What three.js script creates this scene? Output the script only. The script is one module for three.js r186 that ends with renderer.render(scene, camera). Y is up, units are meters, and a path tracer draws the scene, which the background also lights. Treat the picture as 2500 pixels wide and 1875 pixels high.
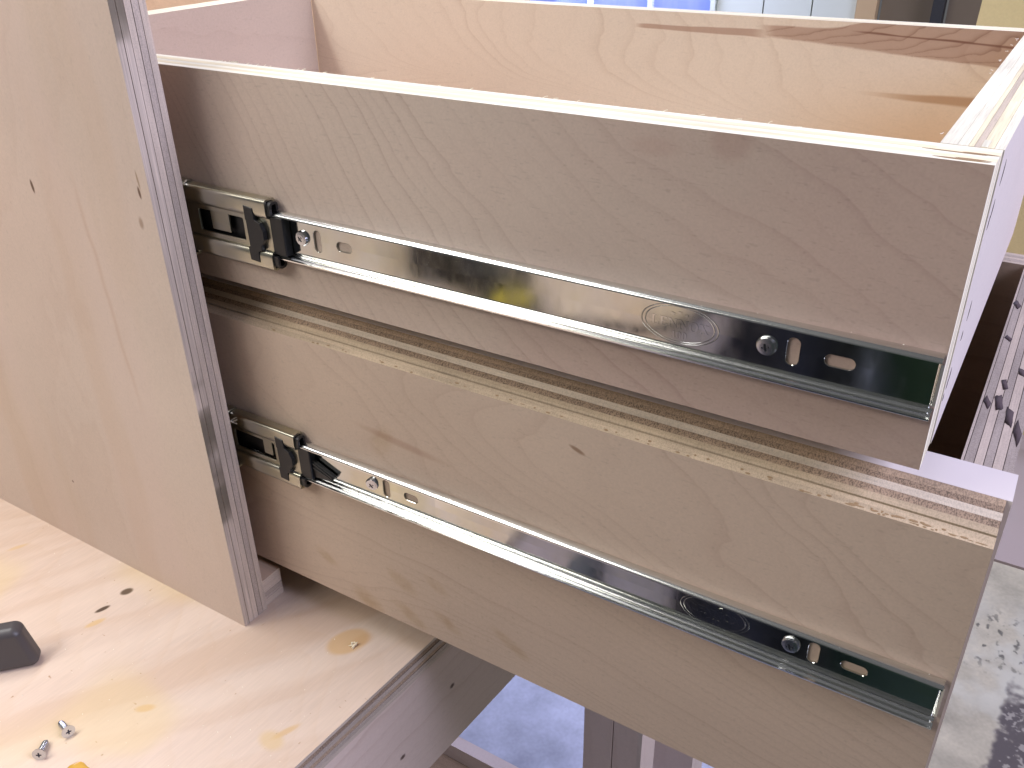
import * as THREE from 'three';
import { mergeGeometries, toCreasedNormals } from 'three/addons/utils/BufferGeometryUtils.js';
import { RoundedBoxGeometry } from 'three/addons/geometries/RoundedBoxGeometry.js';
import { RectAreaLightUniformsLib } from 'three/addons/lights/RectAreaLightUniformsLib.js';
import { FontLoader } from 'three/addons/loaders/FontLoader.js';
import { TextGeometry } from 'three/addons/geometries/TextGeometry.js';
import { Brush, Evaluator, SUBTRACTION } from 'three-bvh-csg';

// ------------------------------------------------------------------ camera, light, exposure
const scene = new THREE.Scene();
const camera = new THREE.PerspectiveCamera(46.22, 4 / 3, 0.01, 60);
camera.rotation.order = 'YXZ';
camera.position.set(0.34538, 0.38227, 0.24588);
camera.rotation.set(-0.5139, 0.5657, -0.0195);
scene.add(camera);
const renderer = new THREE.WebGLRenderer({ antialias: true });
renderer.setSize(1024, 768);
renderer.toneMapping = THREE.LinearToneMapping;
renderer.toneMappingExposure = 0.87;
renderer.shadowMap.enabled = true;
renderer.shadowMap.type = THREE.PCFSoftShadowMap;
scene.background = new THREE.Color().setRGB(0.13, 0.13, 0.135);      // the dim bounced light of the workshop
RectAreaLightUniformsLib.init();

const WARM = new THREE.Color().setRGB(1.0, 0.95, 0.88);
const COOL = new THREE.Color().setRGB(1.0, 0.985, 0.95);
const SKY = new THREE.Color().setRGB(0.58, 0.63, 1.0);
const LAMPS = [
  // position, aim, width, height, colour, intensity
  { p: [-0.35, 0.76, 0.62], aim: [0.1, 0.15, -0.05], w: 0.5, h: 0.24, c: WARM, i: 10.3, label: 'warm white work lamp in front of the bench, left of the viewer' },
  { p: [-0.68, 1.5, 0.2], aim: [-0.4, 0, 0.15], w: 1.1, h: 0.13, c: COOL, i: 47, label: 'long cool white strip lamp hanging over the cabinet' },
];
const SKY2 = new THREE.Color().setRGB(0.74, 0.735, 1.0);
const DAY = [   // daylight coming in: position, aim, width, height, intensity
  { p: [-0.756, 0.22, -1.965], aim: [-0.3, -0.9, -0.4], w: 0.52, h: 0.64, i: 52, c: SKY },
  { p: [1.9, 1.45, -0.25], aim: [0.3, 0.1, -0.25], w: 1.4, h: 1.1, i: 15, c: SKY2 },
];

// ------------------------------------------------------------------ small helpers
let seed = 12345;
const rnd = () => { seed = (seed * 1664525 + 1013904223) >>> 0; return seed / 4294967296; };
const rr = (a, b) => a + (b - a) * rnd();
const used = new Map();
function numbered(name) {
  const n = used.get(name) ?? 0; used.set(name, n + 1);
  return n ? `${name}_${String(n).padStart(3, '0')}` : name;
}
function shade(o) { o.traverse?.((m) => { if (m.isMesh) { m.castShadow = true; m.receiveShadow = true; } }); return o; }
function thing(name, label, category, pos = [0, 0, 0], group) {
  const o = new THREE.Group(); o.name = numbered(name); o.position.set(...pos);
  o.userData = { label, category }; if (group) o.userData.group = group;
  scene.add(o); return o;
}
function group(parent, name) { const g = new THREE.Group(); g.name = name; parent.add(g); return g; }
function mesh(parent, name, geo, mat, label) {
  const m = new THREE.Mesh(geo, mat); m.name = name; m.castShadow = m.receiveShadow = true;
  if (label) m.userData.label = label;
  parent.add(m); return m;
}
const mm = (v) => v / 1000;
const hash = (x, y, s) => { let h = Math.imul(x, 374761393) + Math.imul(y, 668265263) + Math.imul(s, 2147483647 - 1013); h = Math.imul(h ^ (h >>> 13), 1274126177); h ^= h >>> 16; return (h >>> 0) / 4294967296; };
function vn(x, y, s) {
  const xi = Math.floor(x), yi = Math.floor(y); let fx = x - xi, fy = y - yi;
  fx = fx * fx * (3 - 2 * fx); fy = fy * fy * (3 - 2 * fy);
  const a = hash(xi, yi, s), b = hash(xi + 1, yi, s), c = hash(xi, yi + 1, s), d = hash(xi + 1, yi + 1, s);
  return a + (b - a) * fx + (c - a) * fy + (a - b - c + d) * fx * fy;
}
const fbm = (x, y, s, o = 4) => { let v = 0, a = 0.5, n = 0; for (let i = 0; i < o; i++) { v += a * vn(x, y, s + i * 17); n += a; a *= 0.5; x *= 2.03; y *= 2.03; } return v / n; };
const sstep = (a, b, x) => { const t = Math.min(1, Math.max(0, (x - a) / (b - a))); return t * t * (3 - 2 * t); };
const lin = (c) => (c <= 0.04045 ? c / 12.92 : ((c + 0.055) / 1.055) ** 2.4);
const S = (r, g, b) => [r, g, b];
function texture(w, h, fn, srgb = true) {
  const d = new Uint8Array(w * h * 4), c = [0, 0, 0];
  for (let j = 0; j < h; j++) for (let i = 0; i < w; i++) {
    fn((i + 0.5) / w, (j + 0.5) / h, c);
    const k = (j * w + i) * 4;
    for (let n = 0; n < 3; n++) d[k + n] = Math.max(0, Math.min(255, c[n]));
    d[k + 3] = 255;
  }
  const t = new THREE.DataTexture(d, w, h);
  t.magFilter = THREE.LinearFilter; t.minFilter = THREE.LinearMipmapLinearFilter; t.generateMipmaps = true;
  t.wrapS = t.wrapT = THREE.RepeatWrapping;
  if (srgb) t.colorSpace = THREE.SRGBColorSpace;
  t.needsUpdate = true; return t;
}

// ------------------------------------------------------------------ materials
// a face veneer: L x H metres; ring(u, v) gives the position across the growth rings, in rings (u, v in metres)
function veneer(W, H, L, Hm, sd, o) {
  const { base, dark, ring, amp = 0.12, blotch = 0.05, pore = 0.05, alongY = false, extra } = o;
  return texture(W, H, (a, b, c) => {
    const u = a * L, v = b * Hm, g = alongY ? v : u, x = alongY ? u : v;     // g along the grain
    const wob = (fbm(g * 16, x * 34, sd, 4) - 0.5);
    let r = ring(u, v) + wob * (o.wob ?? 0.8) * 1.6 + (fbm(g * 60, x * 160, sd + 7, 2) - 0.5) * 0.22;
    r += 1.7 * vn(r * 0.37, 0.5, sd + 91);
    const idx = Math.floor(r); let f = r - idx;
    const k = 0.18 + 0.95 * hash(idx, 3, sd) ** 1.8;
    let line = (f ** 5) * k * (0.45 + 0.9 * fbm(u * 22, v * 22, sd + 40, 2)) * (1 - sstep(0.94, 1, f));
    const bl = (fbm(u * 7, v * 10, sd + 11, 4) - 0.5) * 2, bl2 = (fbm(u * 3.1 + 4, v * 4, sd + 23, 3) - 0.5) * 2;
    const p = vn(g * 380, x * 1900, sd + 31), p2 = vn(g * 700, x * 2600, sd + 33);
    const fleck = sstep(0.80, 0.96, p) * 0.7 + sstep(0.88, 0.99, p2) * 0.5;
    const m = 1 + bl * blotch - fleck * pore + (vn(u * 1500, v * 1500, sd + 55) - 0.5) * 0.035;
    for (let n = 0; n < 3; n++) c[n] = (base[n] * (1 - line * amp * 2.2) + dark[n] * line * amp * 2.2) * m;
    c[0] += bl2 * 4; c[1] -= bl2 * 1.6; c[2] -= bl2 * 2.6;
    extra?.(u, v, c);
  });
}
const wood = (map, rough = 0.62, o = {}) => new THREE.MeshStandardMaterial({ map, roughness: rough, ...o });
const blot = (c, col, k) => { for (let n = 0; n < 3; n++) c[n] += (col[n] - c[n]) * k; };
const ell = (u, v, cu, cv, ru, rv, soft = 0.3, ang = 0) => { const cs = Math.cos(ang), sn = Math.sin(ang), x = (u - cu) * cs + (v - cv) * sn, y = -(u - cu) * sn + (v - cv) * cs; return 1 - sstep(1 - soft, 1 + soft, Math.hypot(x / ru, y / rv)); };

const BIRCH = S(216, 190, 166), BIRCH_D = S(150, 112, 86);
// upper drawer, near side: rings sweep down to the right
const gU = (u) => { const t = Math.min(1, Math.max(0, (u - 0.2) / 0.2)); return 0.5 * u + 1.35 * (u < 0.2 ? u - 0.2 : 0.2 * (t - t ** 3 + t ** 4 / 2)); };
const T_upNear = veneer(1792, 448, 0.492, 0.1014, 101, {
  base: S(195, 176, 162), dark: S(134, 106, 96), amp: 0.135, blotch: 0.06, pore: 0.075, wob: 0.8,
  ring: (u, v) => 96 * (v + gU(u)) + 0.3 * Math.sin(u * 61 + v * 39),
  extra: (u, v, c) => { const tk = sstep(0.26, 0.46, u + (fbm(u * 14, v * 20, 111, 3) - 0.5) * 0.24); c[0] *= 1 - 0.015 * tk; c[1] *= 1 - 0.045 * tk; c[2] *= 1 - 0.04 * tk; blot(c, S(132, 92, 80), 0.17 * ell(u, v, 0.417, 0.0985, 0.0065, 0.0055, 0.45)); blot(c, S(140, 98, 84), 0.1 * ell(u, v, 0.391, 0.094, 0.008, 0.003, 0.5)); },
});
// upper drawer, far side inside: cathedral arcs and a dark heartwood streak
const heart = (u, v, c) => {
  const n = (fbm(u * 40, v * 300, 77, 2) - 0.5) * 0.0012, sn = 0.0006 * Math.sin(u * 900 + v * 300);
  const thin = sstep(0.262, 0.27, u) * (1 - sstep(0.335, 0.35, u)) * (1 - sstep(0.0007 + (u - 0.262) * 0.012, 0.0011 + (u - 0.262) * 0.014, Math.abs(v - 0.0925 + n)));
  const low = 0.0925 - Math.max(0, u - 0.345) * 0.066 - 0.001, wide = sstep(0.338, 0.35, u + n * 3) * sstep(low - 0.0008, low + 0.0008, v + n) * (1 - sstep(0.0966, 0.0975, v + n - 0.012 * sstep(0.375, 0.43, u)));
  blot(c, S(150, 118, 100), 0.62 * Math.max(thin, wide));
  if (wide > 0.3) { const r = (u * 62 + Math.sqrt(Math.max(0, v - low)) * -26 + fbm(u * 60, v * 90, 79, 3) * 1.4); const f = r - Math.floor(r); blot(c, S(104, 72, 56), 0.6 * wide * f ** 9 * (1 - sstep(0.96, 1, f))); }
  for (const [a, b, l] of [[0.43, 0.0955, 0.02], [0.462, 0.094, 0.025], [0.405, 0.0965, 0.01]]) blot(c, S(96, 58, 44), 0.6 * ell(u, v + n, a, b, l, 0.0005, 0.6, -0.04));
  blot(c, S(146, 108, 74), 0.6 * sstep(0.395, 0.44, u) * (1 - sstep(0.6, 1.4, Math.abs(v - 0.0655 + n) / (0.0006 + (u - 0.39) * 0.028))));
  blot(c, S(196, 154, 112), 0.5 * sstep(0.32, 0.46, u) * (1 - sstep(0.03, 0.085, v)));
};
const T_upFar = veneer(1792, 384, 0.492, 0.1014, 202, {
  base: S(214, 199, 182), dark: S(150, 122, 102), amp: 0.10, blotch: 0.035, pore: 0.04,
  ring: (u, v) => { const y = v - 0.047 + 0.03 * u; return 50 * (u - 0.00085 / Math.max(y, 0.0055)) + (y < 0.0055 ? (y - 0.0055) * -260 : 0) + 0.35 * Math.sin(v * 130 + u * 20); },
  extra: heart,
});
const T_back = veneer(768, 320, 0.24, 0.1014, 303, { base: S(188, 172, 156), dark: S(140, 114, 100), amp: 0.08, blotch: 0.06, pore: 0.05, ring: (u, v) => 30 * v + 6 * u });
const T_lowNear = veneer(1792, 576, 0.519, 0.1618, 404, {
  base: S(195, 175, 157), dark: S(132, 102, 88), amp: 0.115, blotch: 0.06, pore: 0.07,
  ring: (u, v) => { const d = 0.166 - v; return 62 * (0.75 * u - 5.2 * d * d * (0.3 + 2.2 * sstep(0.05, 0.36, u)) - 0.25 * d * (1 - sstep(0.02, 0.14, u))) + 0.55 * Math.sin(v * 120 + u * 30) + 26 * v * (1 - sstep(0.05, 0.15, u)); },
  extra: (u, v, c) => {
    blot(c, S(112, 82, 58), 0.6 * ell(u, v, 0.365, 0.149, 0.0036, 0.0009, 0.4, -0.35));
    blot(c, S(150, 116, 96), 0.35 * ell(u, v, 0.27, 0.1205, 0.022, 0.002, 0.6, -0.1));
    for (const [a, b, p, q, k] of [[0.236, 0.005, 0.009, 0.005, 0.32], [0.262, 0.03, 0.008, 0.004, 0.25], [0.285, 0.038, 0.006, 0.003, 0.22], [0.265, 0.0085, 0.01, 0.0035, 0.25], [0.208, 0.024, 0.007, 0.003, 0.18], [0.262, 0.084, 0.014, 0.005, 0.14], [0.29, 0.015, 0.008, 0.003, 0.25], [0.258, 0.118, 0.005, 0.008, 0.16], [0.33, 0.02, 0.01, 0.003, 0.2]])
      blot(c, S(142, 110, 68), k * ell(u, v, a, b, p, q, 0.7, -0.5) * (0.4 + 1.1 * fbm(u * 220, v * 220, 9, 2)));
  },
});
const T_panel = veneer(1280, 1152, 0.46, 0.4, 505, {
  base: S(204, 187, 174), dark: S(160, 128, 108), amp: 0.05, blotch: 0.045, pore: 0.045, alongY: true,
  ring: (u, v) => 34 * u + 1.6 * Math.sin(v * 9) + 2.5 * Math.sin(v * 4 + u * 9) + 30 * (u - 0.3) * (u - 0.3) * v,
  extra: (u, v, c) => {
    blot(c, S(84, 58, 42), 0.85 * ell(u, v, 0.368, 0.2515, 0.0010, 0.0032, 0.35, 0.1));
    blot(c, S(84, 58, 42), 0.85 * ell(u, v, 0.4527, 0.261, 0.0008, 0.0026, 0.35, 0.1)); blot(c, S(120, 92, 62), 0.5 * ell(u, v, 0.4535, 0.267, 0.0006, 0.004, 0.35, 0.1));
    blot(c, S(120, 92, 72), 0.5 * ell(u, v, 0.449, 0.246, 0.0014, 0.0026, 0.5)); blot(c, S(96, 70, 60), 0.7 * ell(u, v, 0.3187, 0.0533, 0.0009, 0.0009, 0.4));
    const x = u - 0.404 - 0.006 * Math.sin(v * 13) - (fbm(3, v * 40, 8, 2) - 0.5) * 0.006; blot(c, S(168, 128, 98), 0.26 * Math.exp(-x * x / 2e-6) * sstep(0.12, 0.17, v) * (1 - sstep(0.24, 0.27, v)));
    const st = fbm(u * 26, v * 3.4, 515, 4); blot(c, S(194, 166, 140), 0.22 * sstep(0.54, 0.72, st)); blot(c, S(212, 190, 182), 0.22 * sstep(0.54, 0.7, fbm(u * 18, v * 3, 525, 4)));
  },
});
const T_plain = veneer(640, 640, 0.4, 0.4, 606, { base: BIRCH, dark: BIRCH_D, amp: 0.1, blotch: 0.06, pore: 0.05, ring: (u, v) => 30 * v + 4 * u + 2 * Math.sin(u * 12) });
// plywood edge grain, uv in metres (one tile = 0.25 m along x 0.02 m across)
function edgeTex(sd, base, dk, rough, voids) {
  return texture(1024, 128, (a, b, c) => {
    const u = a * 0.25, v = b * 0.02;
    const s = vn(u * 40, v * 2600, sd) * 0.5 + vn(u * 160, v * 5200, sd + 3) * 0.5;
    const e = vn(u * 5200, v * 3600, sd + 9), bl = fbm(u * 22, v * 90, sd + 5, 3);
    let m = 1 + (s - 0.5) * 0.16 * (1 - rough) + (bl - 0.5) * 0.22 - (rough ? sstep(0.35, 0.85, e) * 0.34 * rough : 0);
    for (let n = 0; n < 3; n++) c[n] = base[n] * m;
    if (voids) { const q = fbm(u * voids, v * 60, sd + 71, 3); blot(c, dk, 0.9 * sstep(0.72, 0.8, q)); }
  });
}
const EDGE_SCALE = [1 / 0.25, 1 / 0.02];
const rep = (t) => { t.repeat.set(...EDGE_SCALE); return t; };
const M = {};
M.upNear = wood(T_upNear); M.upFar = wood(T_upFar, 0.55); M.back = wood(T_back); M.lowNear = wood(T_lowNear); M.panel = wood(T_panel, 0.58);
M.plain = wood(T_plain);
M.endFace = wood(veneer(512, 256, 0.24, 0.1014, 607, { base: S(216, 206, 202), dark: S(170, 150, 146), amp: 0.05, blotch: 0.03, pore: 0.03, ring: (u, v) => 30 * v + 3 * u }));
M.hardboard = new THREE.MeshStandardMaterial({ color: new THREE.Color().setRGB(0.09, 0.06, 0.04), roughness: 0.7 });
const T_eLight = rep(edgeTex(11, S(240, 235, 218), S(90, 66, 52), 0, 0)), T_eCream = rep(edgeTex(21, S(234, 222, 192), S(110, 80, 50), 0, 0));
const T_eGrey = rep(edgeTex(31, S(190, 176, 164), S(76, 60, 58), 0.35, 0)), T_ePale = rep(edgeTex(41, S(202, 187, 172), S(80, 62, 60), 0.2, 0));
const T_eRough = rep(edgeTex(51, S(176, 152, 130), S(60, 42, 34), 1, 0)), T_eTan = rep(edgeTex(61, S(192, 172, 146), S(96, 70, 48), 0.3, 0));
const T_eVoid = rep(edgeTex(71, S(172, 160, 150), S(58, 44, 52), 0.35, 13));
M.edgeLight = wood(T_eLight, 0.75); M.edgeCream = wood(T_eCream, 0.75);
M.edgeGrey = wood(T_eGrey, 0.8); M.edgePale = wood(T_ePale, 0.8); M.edgeRough = wood(T_eRough, 0.9); M.edgeTan = wood(T_eTan, 0.85); M.edgeVoid = wood(T_eVoid, 0.85);
M.edgeDirty = wood(rep((() => { const b0 = [196, 182, 168]; return texture(1024, 128, (a, b, c) => { const u = a * 0.25, v = b * 0.02, s = vn(u * 40, v * 2600, 45), bl = fbm(u * 22, v * 90, 46, 3), m = 1 + (s - 0.5) * 0.16 + (bl - 0.5) * 0.22; for (let n = 0; n < 3; n++) c[n] = b0[n] * m; const st = sstep(0.52, 0.66, a) * (1 - sstep(0.93, 0.99, a)) * sstep(0.3, 0.62, fbm(u * 60, v * 30, 47, 3)); blot(c, S(96, 88, 74), 0.75 * st); }); })()), 0.8);
M.edgeDark = wood(rep(edgeTex(81, S(186, 162, 138), S(50, 36, 30), 0.6, 0)), 0.85);
M.edgeBright = wood(rep(edgeTex(46, S(222, 208, 190), S(80, 62, 60), 0.25, 0)), 0.8);
M.edgeStain = new THREE.MeshStandardMaterial({ color: new THREE.Color().setRGB(0.3, 0.2, 0.11), roughness: 0.8 });
M.glue = new THREE.MeshStandardMaterial({ color: new THREE.Color().setRGB(0.05, 0.035, 0.03), roughness: 0.8 });
// metal: zinc plated steel
const brushed = texture(512, 512, (a, b, c) => { const n = 128 + (vn(a * 40, b * 420, 5) - 0.5) * 80 + (vn(a * 300, b * 300, 8) - 0.5) * 50; c[0] = c[1] = c[2] = n; }, false);
const patina = texture(512, 256, (a, b, c) => { const n = fbm(a * 9, b * 7, 91, 4) - 0.5, k = fbm(a * 14 + 3, b * 9, 97, 3) - 0.5; c[0] = 204 + n * 26 + k * 8; c[1] = 206 + n * 24 + k * 4; c[2] = 201 + n * 26 - k * 18; });
const roughs = texture(512, 256, (a, b, c) => { const n = fbm(a * 30, b * 12, 63, 4); c[0] = c[1] = c[2] = 20 + n * 52; }, false);
M.web = new THREE.MeshStandardMaterial({ map: patina, roughness: 0.55, roughnessMap: roughs, metalness: 1 });
M.web.color.setRGB(0.9, 0.9, 0.9);
M.lip = new THREE.MeshStandardMaterial({ color: new THREE.Color().setRGB(0.74, 0.75, 0.74), roughness: 0.2, metalness: 1, bumpMap: brushed, bumpScale: 0.00004 });
M.channel = new THREE.MeshStandardMaterial({ map: patina, color: new THREE.Color().setRGB(0.84, 0.8, 0.68), roughness: 0.28, metalness: 1, bumpMap: brushed, bumpScale: 0.00004 });
M.screw = new THREE.MeshStandardMaterial({ color: new THREE.Color().setRGB(0.6, 0.62, 0.66), roughness: 0.24, metalness: 1 });
M.black = new THREE.MeshStandardMaterial({ color: new THREE.Color().setRGB(0.012, 0.012, 0.013), roughness: 0.42 });
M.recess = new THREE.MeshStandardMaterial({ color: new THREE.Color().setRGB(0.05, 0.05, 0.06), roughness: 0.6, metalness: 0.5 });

// ------------------------------------------------------------------ geometry helpers
// box from min and max in mm, uv in metres with u along the longest side of each face; fit = uv 0..1 over the face
function box(x, y, z, fit) {
  const sz = [x[1] - x[0], y[1] - y[0], z[1] - z[0]];
  const g = new THREE.BoxGeometry(mm(sz[0]), mm(sz[1]), mm(sz[2]));
  g.translate(mm((x[0] + x[1]) / 2), mm((y[0] + y[1]) / 2), mm((z[0] + z[1]) / 2));
  if (!fit) {
    const p = g.attributes.position, n = g.attributes.normal, uv = g.attributes.uv;
    for (let i = 0; i < p.count; i++) {
      const ax = Math.abs(n.getX(i)) > 0.5 ? 0 : Math.abs(n.getY(i)) > 0.5 ? 1 : 2, [a, b] = [0, 1, 2].filter((k) => k !== ax);
      const q = [p.getX(i), p.getY(i), p.getZ(i)]; const [lu, lv] = sz[a] >= sz[b] ? [a, b] : [b, a];
      uv.setXY(i, q[lu] + 0.37 * x[0] / 1000, q[lv] + 0.21 * z[0] / 1000);
    }
  }
  return g;
}
// prism along x from a (z, y) outline in mm
function prismX(outline, x0, x1) {
  const s = new THREE.Shape(outline.map(([z, y]) => new THREE.Vector2(mm(-z), mm(y))));
  const g = new THREE.ExtrudeGeometry(s, { depth: mm(x1 - x0), bevelEnabled: false });
  g.rotateY(Math.PI / 2); g.translate(mm(x0), 0, 0);
  const p = g.attributes.position, uv = g.attributes.uv;
  for (let i = 0; i < p.count; i++) uv.setXY(i, p.getX(i), p.getZ(i) + p.getY(i) * 0.6);
  return g;
}
// plywood board: faces across `thin`, plies laid up through it; ply i uses edges[i % edges.length]
function plyBoard(parent, name, x, y, z, thin, edges, faceA, faceB, o = {}) {
  const g = group(parent, name); if (o.label) g.userData.label = o.label;
  const R = { x, y, z }, n = o.n ?? edges.length, [t0, t1] = R[thin], T = t1 - t0;
  let cuts = o.cuts ?? [...Array(n + 1)].map((_, i) => i / n);
  const cx = { x: [...x], y: [...y], z: [...z] };
  for (const k of 'xyz') { const ins = k === thin ? 0.3 : 0.55; cx[k] = [R[k][0] + ins, R[k][1] - ins]; }
  mesh(g, 'glue_line', box(cx.x, cx.y, cx.z), M.glue);
  const gap = o.gap ?? 0.12;
  for (let i = 0; i < n; i++) {
    const q = { x: [...x], y: [...y], z: [...z] };
    q[thin] = [t0 + T * cuts[i] + (i ? gap / 2 : 0), t0 + T * cuts[i + 1] - (i < n - 1 ? gap / 2 : 0)];
    for (const k of 'xyz') if (k !== thin) { const j = o.uneven ?? 0.14; q[k] = [q[k][0] + rnd() * j, q[k][1] - rnd() * j]; }
    const e = edges[i % edges.length], first = i === 0, last = i === n - 1;
    const face = first ? faceA : last ? faceB : null;
    let mats = e;
    const geo = box(q.x, q.y, q.z);
    if (face) {
      // face side: uv 0..1 over the board
      const fit = box(q.x, q.y, q.z, true), ax = 'xyz'.indexOf(thin), side = ax * 2 + (last && !(first && n === 1) ? 0 : 1);
      for (let k = side * 4; k < side * 4 + 4; k++) geo.attributes.uv.setXY(k, fit.attributes.uv.getX(k), fit.attributes.uv.getY(k));
      mats = [e, e, e, e, e, e]; mats[side] = face;
    }
    mesh(g, 'ply', geo, mats);
  }
  return g;
}
// bent sheet along x: centre line of (z, y) points in mm, thickness in mm
function sheetX(pts, th, x0, x1, smooth = 5) {
  const cv = new THREE.CatmullRomCurve3(pts.map(([z, y]) => new THREE.Vector3(z, y, 0)), false, 'catmullrom', 0.35);
  const N = smooth * (pts.length - 1), P = [], Nn = [];
  for (let i = 0; i <= N; i++) { const t = i / N, p = cv.getPoint(t), d = cv.getTangent(t); P.push([p.x, p.y]); Nn.push([-d.y, d.x]); }
  const ring = [], nor = [];
  for (let i = 0; i <= N; i++) { ring.push([P[i][0] + Nn[i][0] * th / 2, P[i][1] + Nn[i][1] * th / 2]); nor.push(Nn[i]); }
  const back = [], bn = [];
  for (let i = N; i >= 0; i--) { back.push([P[i][0] - Nn[i][0] * th / 2, P[i][1] - Nn[i][1] * th / 2]); bn.push([-Nn[i][0], -Nn[i][1]]); }
  const pos = [], nrm = [], uv = [], idx = [];
  const strip = (A, B, n) => { // quads between consecutive outline points
    for (let i = 0; i < A.length - 1; i++) {
      const k = pos.length / 3;
      for (const [q, m, xx] of [[A[i], n[i], x0], [A[i + 1], n[i + 1], x0], [A[i + 1], n[i + 1], x1], [A[i], n[i], x1]]) { pos.push(mm(xx), mm(q[1]), mm(q[0])); nrm.push(0, m[1], m[0]); uv.push(xx / 120, i / 40); }
      idx.push(k, k + 2, k + 1, k, k + 3, k + 2);
    }
  };
  strip(ring, null, nor); strip(back, null, bn);
  const e0 = [ring[N], back[0]], d0 = cv.getTangent(1), e1 = [back[N], ring[0]], d1 = cv.getTangent(0);
  strip(e0, null, [[d0.x, d0.y], [d0.x, d0.y]]); strip(e1, null, [[-d1.x, -d1.y], [-d1.x, -d1.y]]);
  for (const [xx, s] of [[x0, -1], [x1, 1]]) for (let i = 0; i < N; i++) {
    const k = pos.length / 3, Q = [ring[i], ring[i + 1], back[N - i - 1], back[N - i]];
    for (const q of Q) { pos.push(mm(xx), mm(q[1]), mm(q[0])); nrm.push(s, 0, 0); uv.push(q[0] / 40, q[1] / 40); }
    if (s > 0) idx.push(k, k + 2, k + 1, k, k + 3, k + 2); else idx.push(k, k + 1, k + 2, k, k + 2, k + 3);
  }
  const g = new THREE.BufferGeometry();
  g.setAttribute('position', new THREE.Float32BufferAttribute(pos, 3)); g.setAttribute('normal', new THREE.Float32BufferAttribute(nrm, 3)); g.setAttribute('uv', new THREE.Float32BufferAttribute(uv, 2));
  g.setIndex(idx); return g.toNonIndexed();
}
// make every triangle face the way its normals say
function orient(g) {
  const p = g.attributes.position, n = g.attributes.normal, uv = g.attributes.uv, a = new THREE.Vector3(), b = new THREE.Vector3(), c = new THREE.Vector3(), m = new THREE.Vector3();
  for (let i = 0; i < p.count; i += 3) {
    a.fromBufferAttribute(p, i); b.fromBufferAttribute(p, i + 1); c.fromBufferAttribute(p, i + 2); m.fromBufferAttribute(n, i);
    if (b.clone().sub(a).cross(c.clone().sub(a)).dot(m) < 0) for (const at of [p, n, uv]) for (let k = 0; k < at.itemSize; k++) { const t = at.getComponent(i + 1, k); at.setComponent(i + 1, k, at.getComponent(i + 2, k)); at.setComponent(i + 2, k, t); }
  }
  return g;
}
const slotPath = (cx, cy, w, h) => {            // rounded slot, mm
  const r = Math.min(w, h) / 2, pth = new THREE.Path(), a = w / 2 - r, b = h / 2 - r;
  if (w >= h) { pth.absarc(mm(cx + a), mm(cy), mm(r), -Math.PI / 2, Math.PI / 2, false); pth.absarc(mm(cx - a), mm(cy), mm(r), Math.PI / 2, Math.PI * 1.5, false); }
  else { pth.absarc(mm(cx), mm(cy + b), mm(r), 0, Math.PI, false); pth.absarc(mm(cx), mm(cy - b), mm(r), Math.PI, Math.PI * 2, false); }
  pth.closePath(); return pth;
};
const rectPath = (x0, y0, x1, y1, r = 0.8, P = THREE.Path) => {
  const p = new P(); p.moveTo(mm(x0 + r), mm(y0)); p.lineTo(mm(x1 - r), mm(y0)); p.quadraticCurveTo(mm(x1), mm(y0), mm(x1), mm(y0 + r)); p.lineTo(mm(x1), mm(y1 - r)); p.quadraticCurveTo(mm(x1), mm(y1), mm(x1 - r), mm(y1));
  p.lineTo(mm(x0 + r), mm(y1)); p.quadraticCurveTo(mm(x0), mm(y1), mm(x0), mm(y1 - r)); p.lineTo(mm(x0), mm(y0 + r)); p.quadraticCurveTo(mm(x0), mm(y0), mm(x0 + r), mm(y0)); return p;
};
function plate(shape, z0, th, uvk = 8) {
  const g = new THREE.ExtrudeGeometry(shape, { depth: mm(th - 0.3), bevelEnabled: true, bevelSize: 0.00015, bevelThickness: 0.00015, bevelSegments: 1, curveSegments: 10 });
  g.translate(0, 0, mm(z0 + 0.15)); const uv = g.attributes.uv; for (let i = 0; i < uv.count; i++) uv.setXY(i, uv.getX(i) * uvk, uv.getY(i) * uvk);
  return g.index ? g.toNonIndexed() : g;
}
const evaluator = new Evaluator(); evaluator.attributes = ['position', 'normal', 'uv']; evaluator.useGroups = false;
// phillips head, axis +z, top at z = h, mm
function phillips(profile, cross, depth) {
  let a = new Brush(new THREE.LatheGeometry(profile.map(([r, z]) => new THREE.Vector2(mm(r), mm(z))), 36).rotateX(Math.PI / 2)); a.updateMatrixWorld();
  const top = profile[profile.length - 1][1];
  for (const t of [0, Math.PI / 2]) {
    const cgeo = new THREE.BoxGeometry(mm(cross * 1.22), mm(cross * 0.3), mm(depth * 2)), q = cgeo.attributes.position;
    for (let i = 0; i < q.count; i++) if (q.getZ(i) < 0) q.setXY(i, q.getX(i) * 0.55, q.getY(i) * 0.8);
    cgeo.rotateZ(t + 0.001); cgeo.translate(0, 0, mm(top - 0.02 * t));
    const b = new Brush(cgeo); b.updateMatrixWorld(); a = evaluator.evaluate(a, b, SUBTRACTION); a.updateMatrixWorld();
  }
  return toCreasedNormals(a.geometry, 0.6);
}

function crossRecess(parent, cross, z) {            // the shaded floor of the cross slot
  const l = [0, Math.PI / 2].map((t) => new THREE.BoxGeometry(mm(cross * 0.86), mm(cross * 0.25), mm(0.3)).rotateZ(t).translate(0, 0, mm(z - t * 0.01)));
  mesh(parent, 'cross_slot', mergeGeometries(l), M.recess);
}
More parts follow.
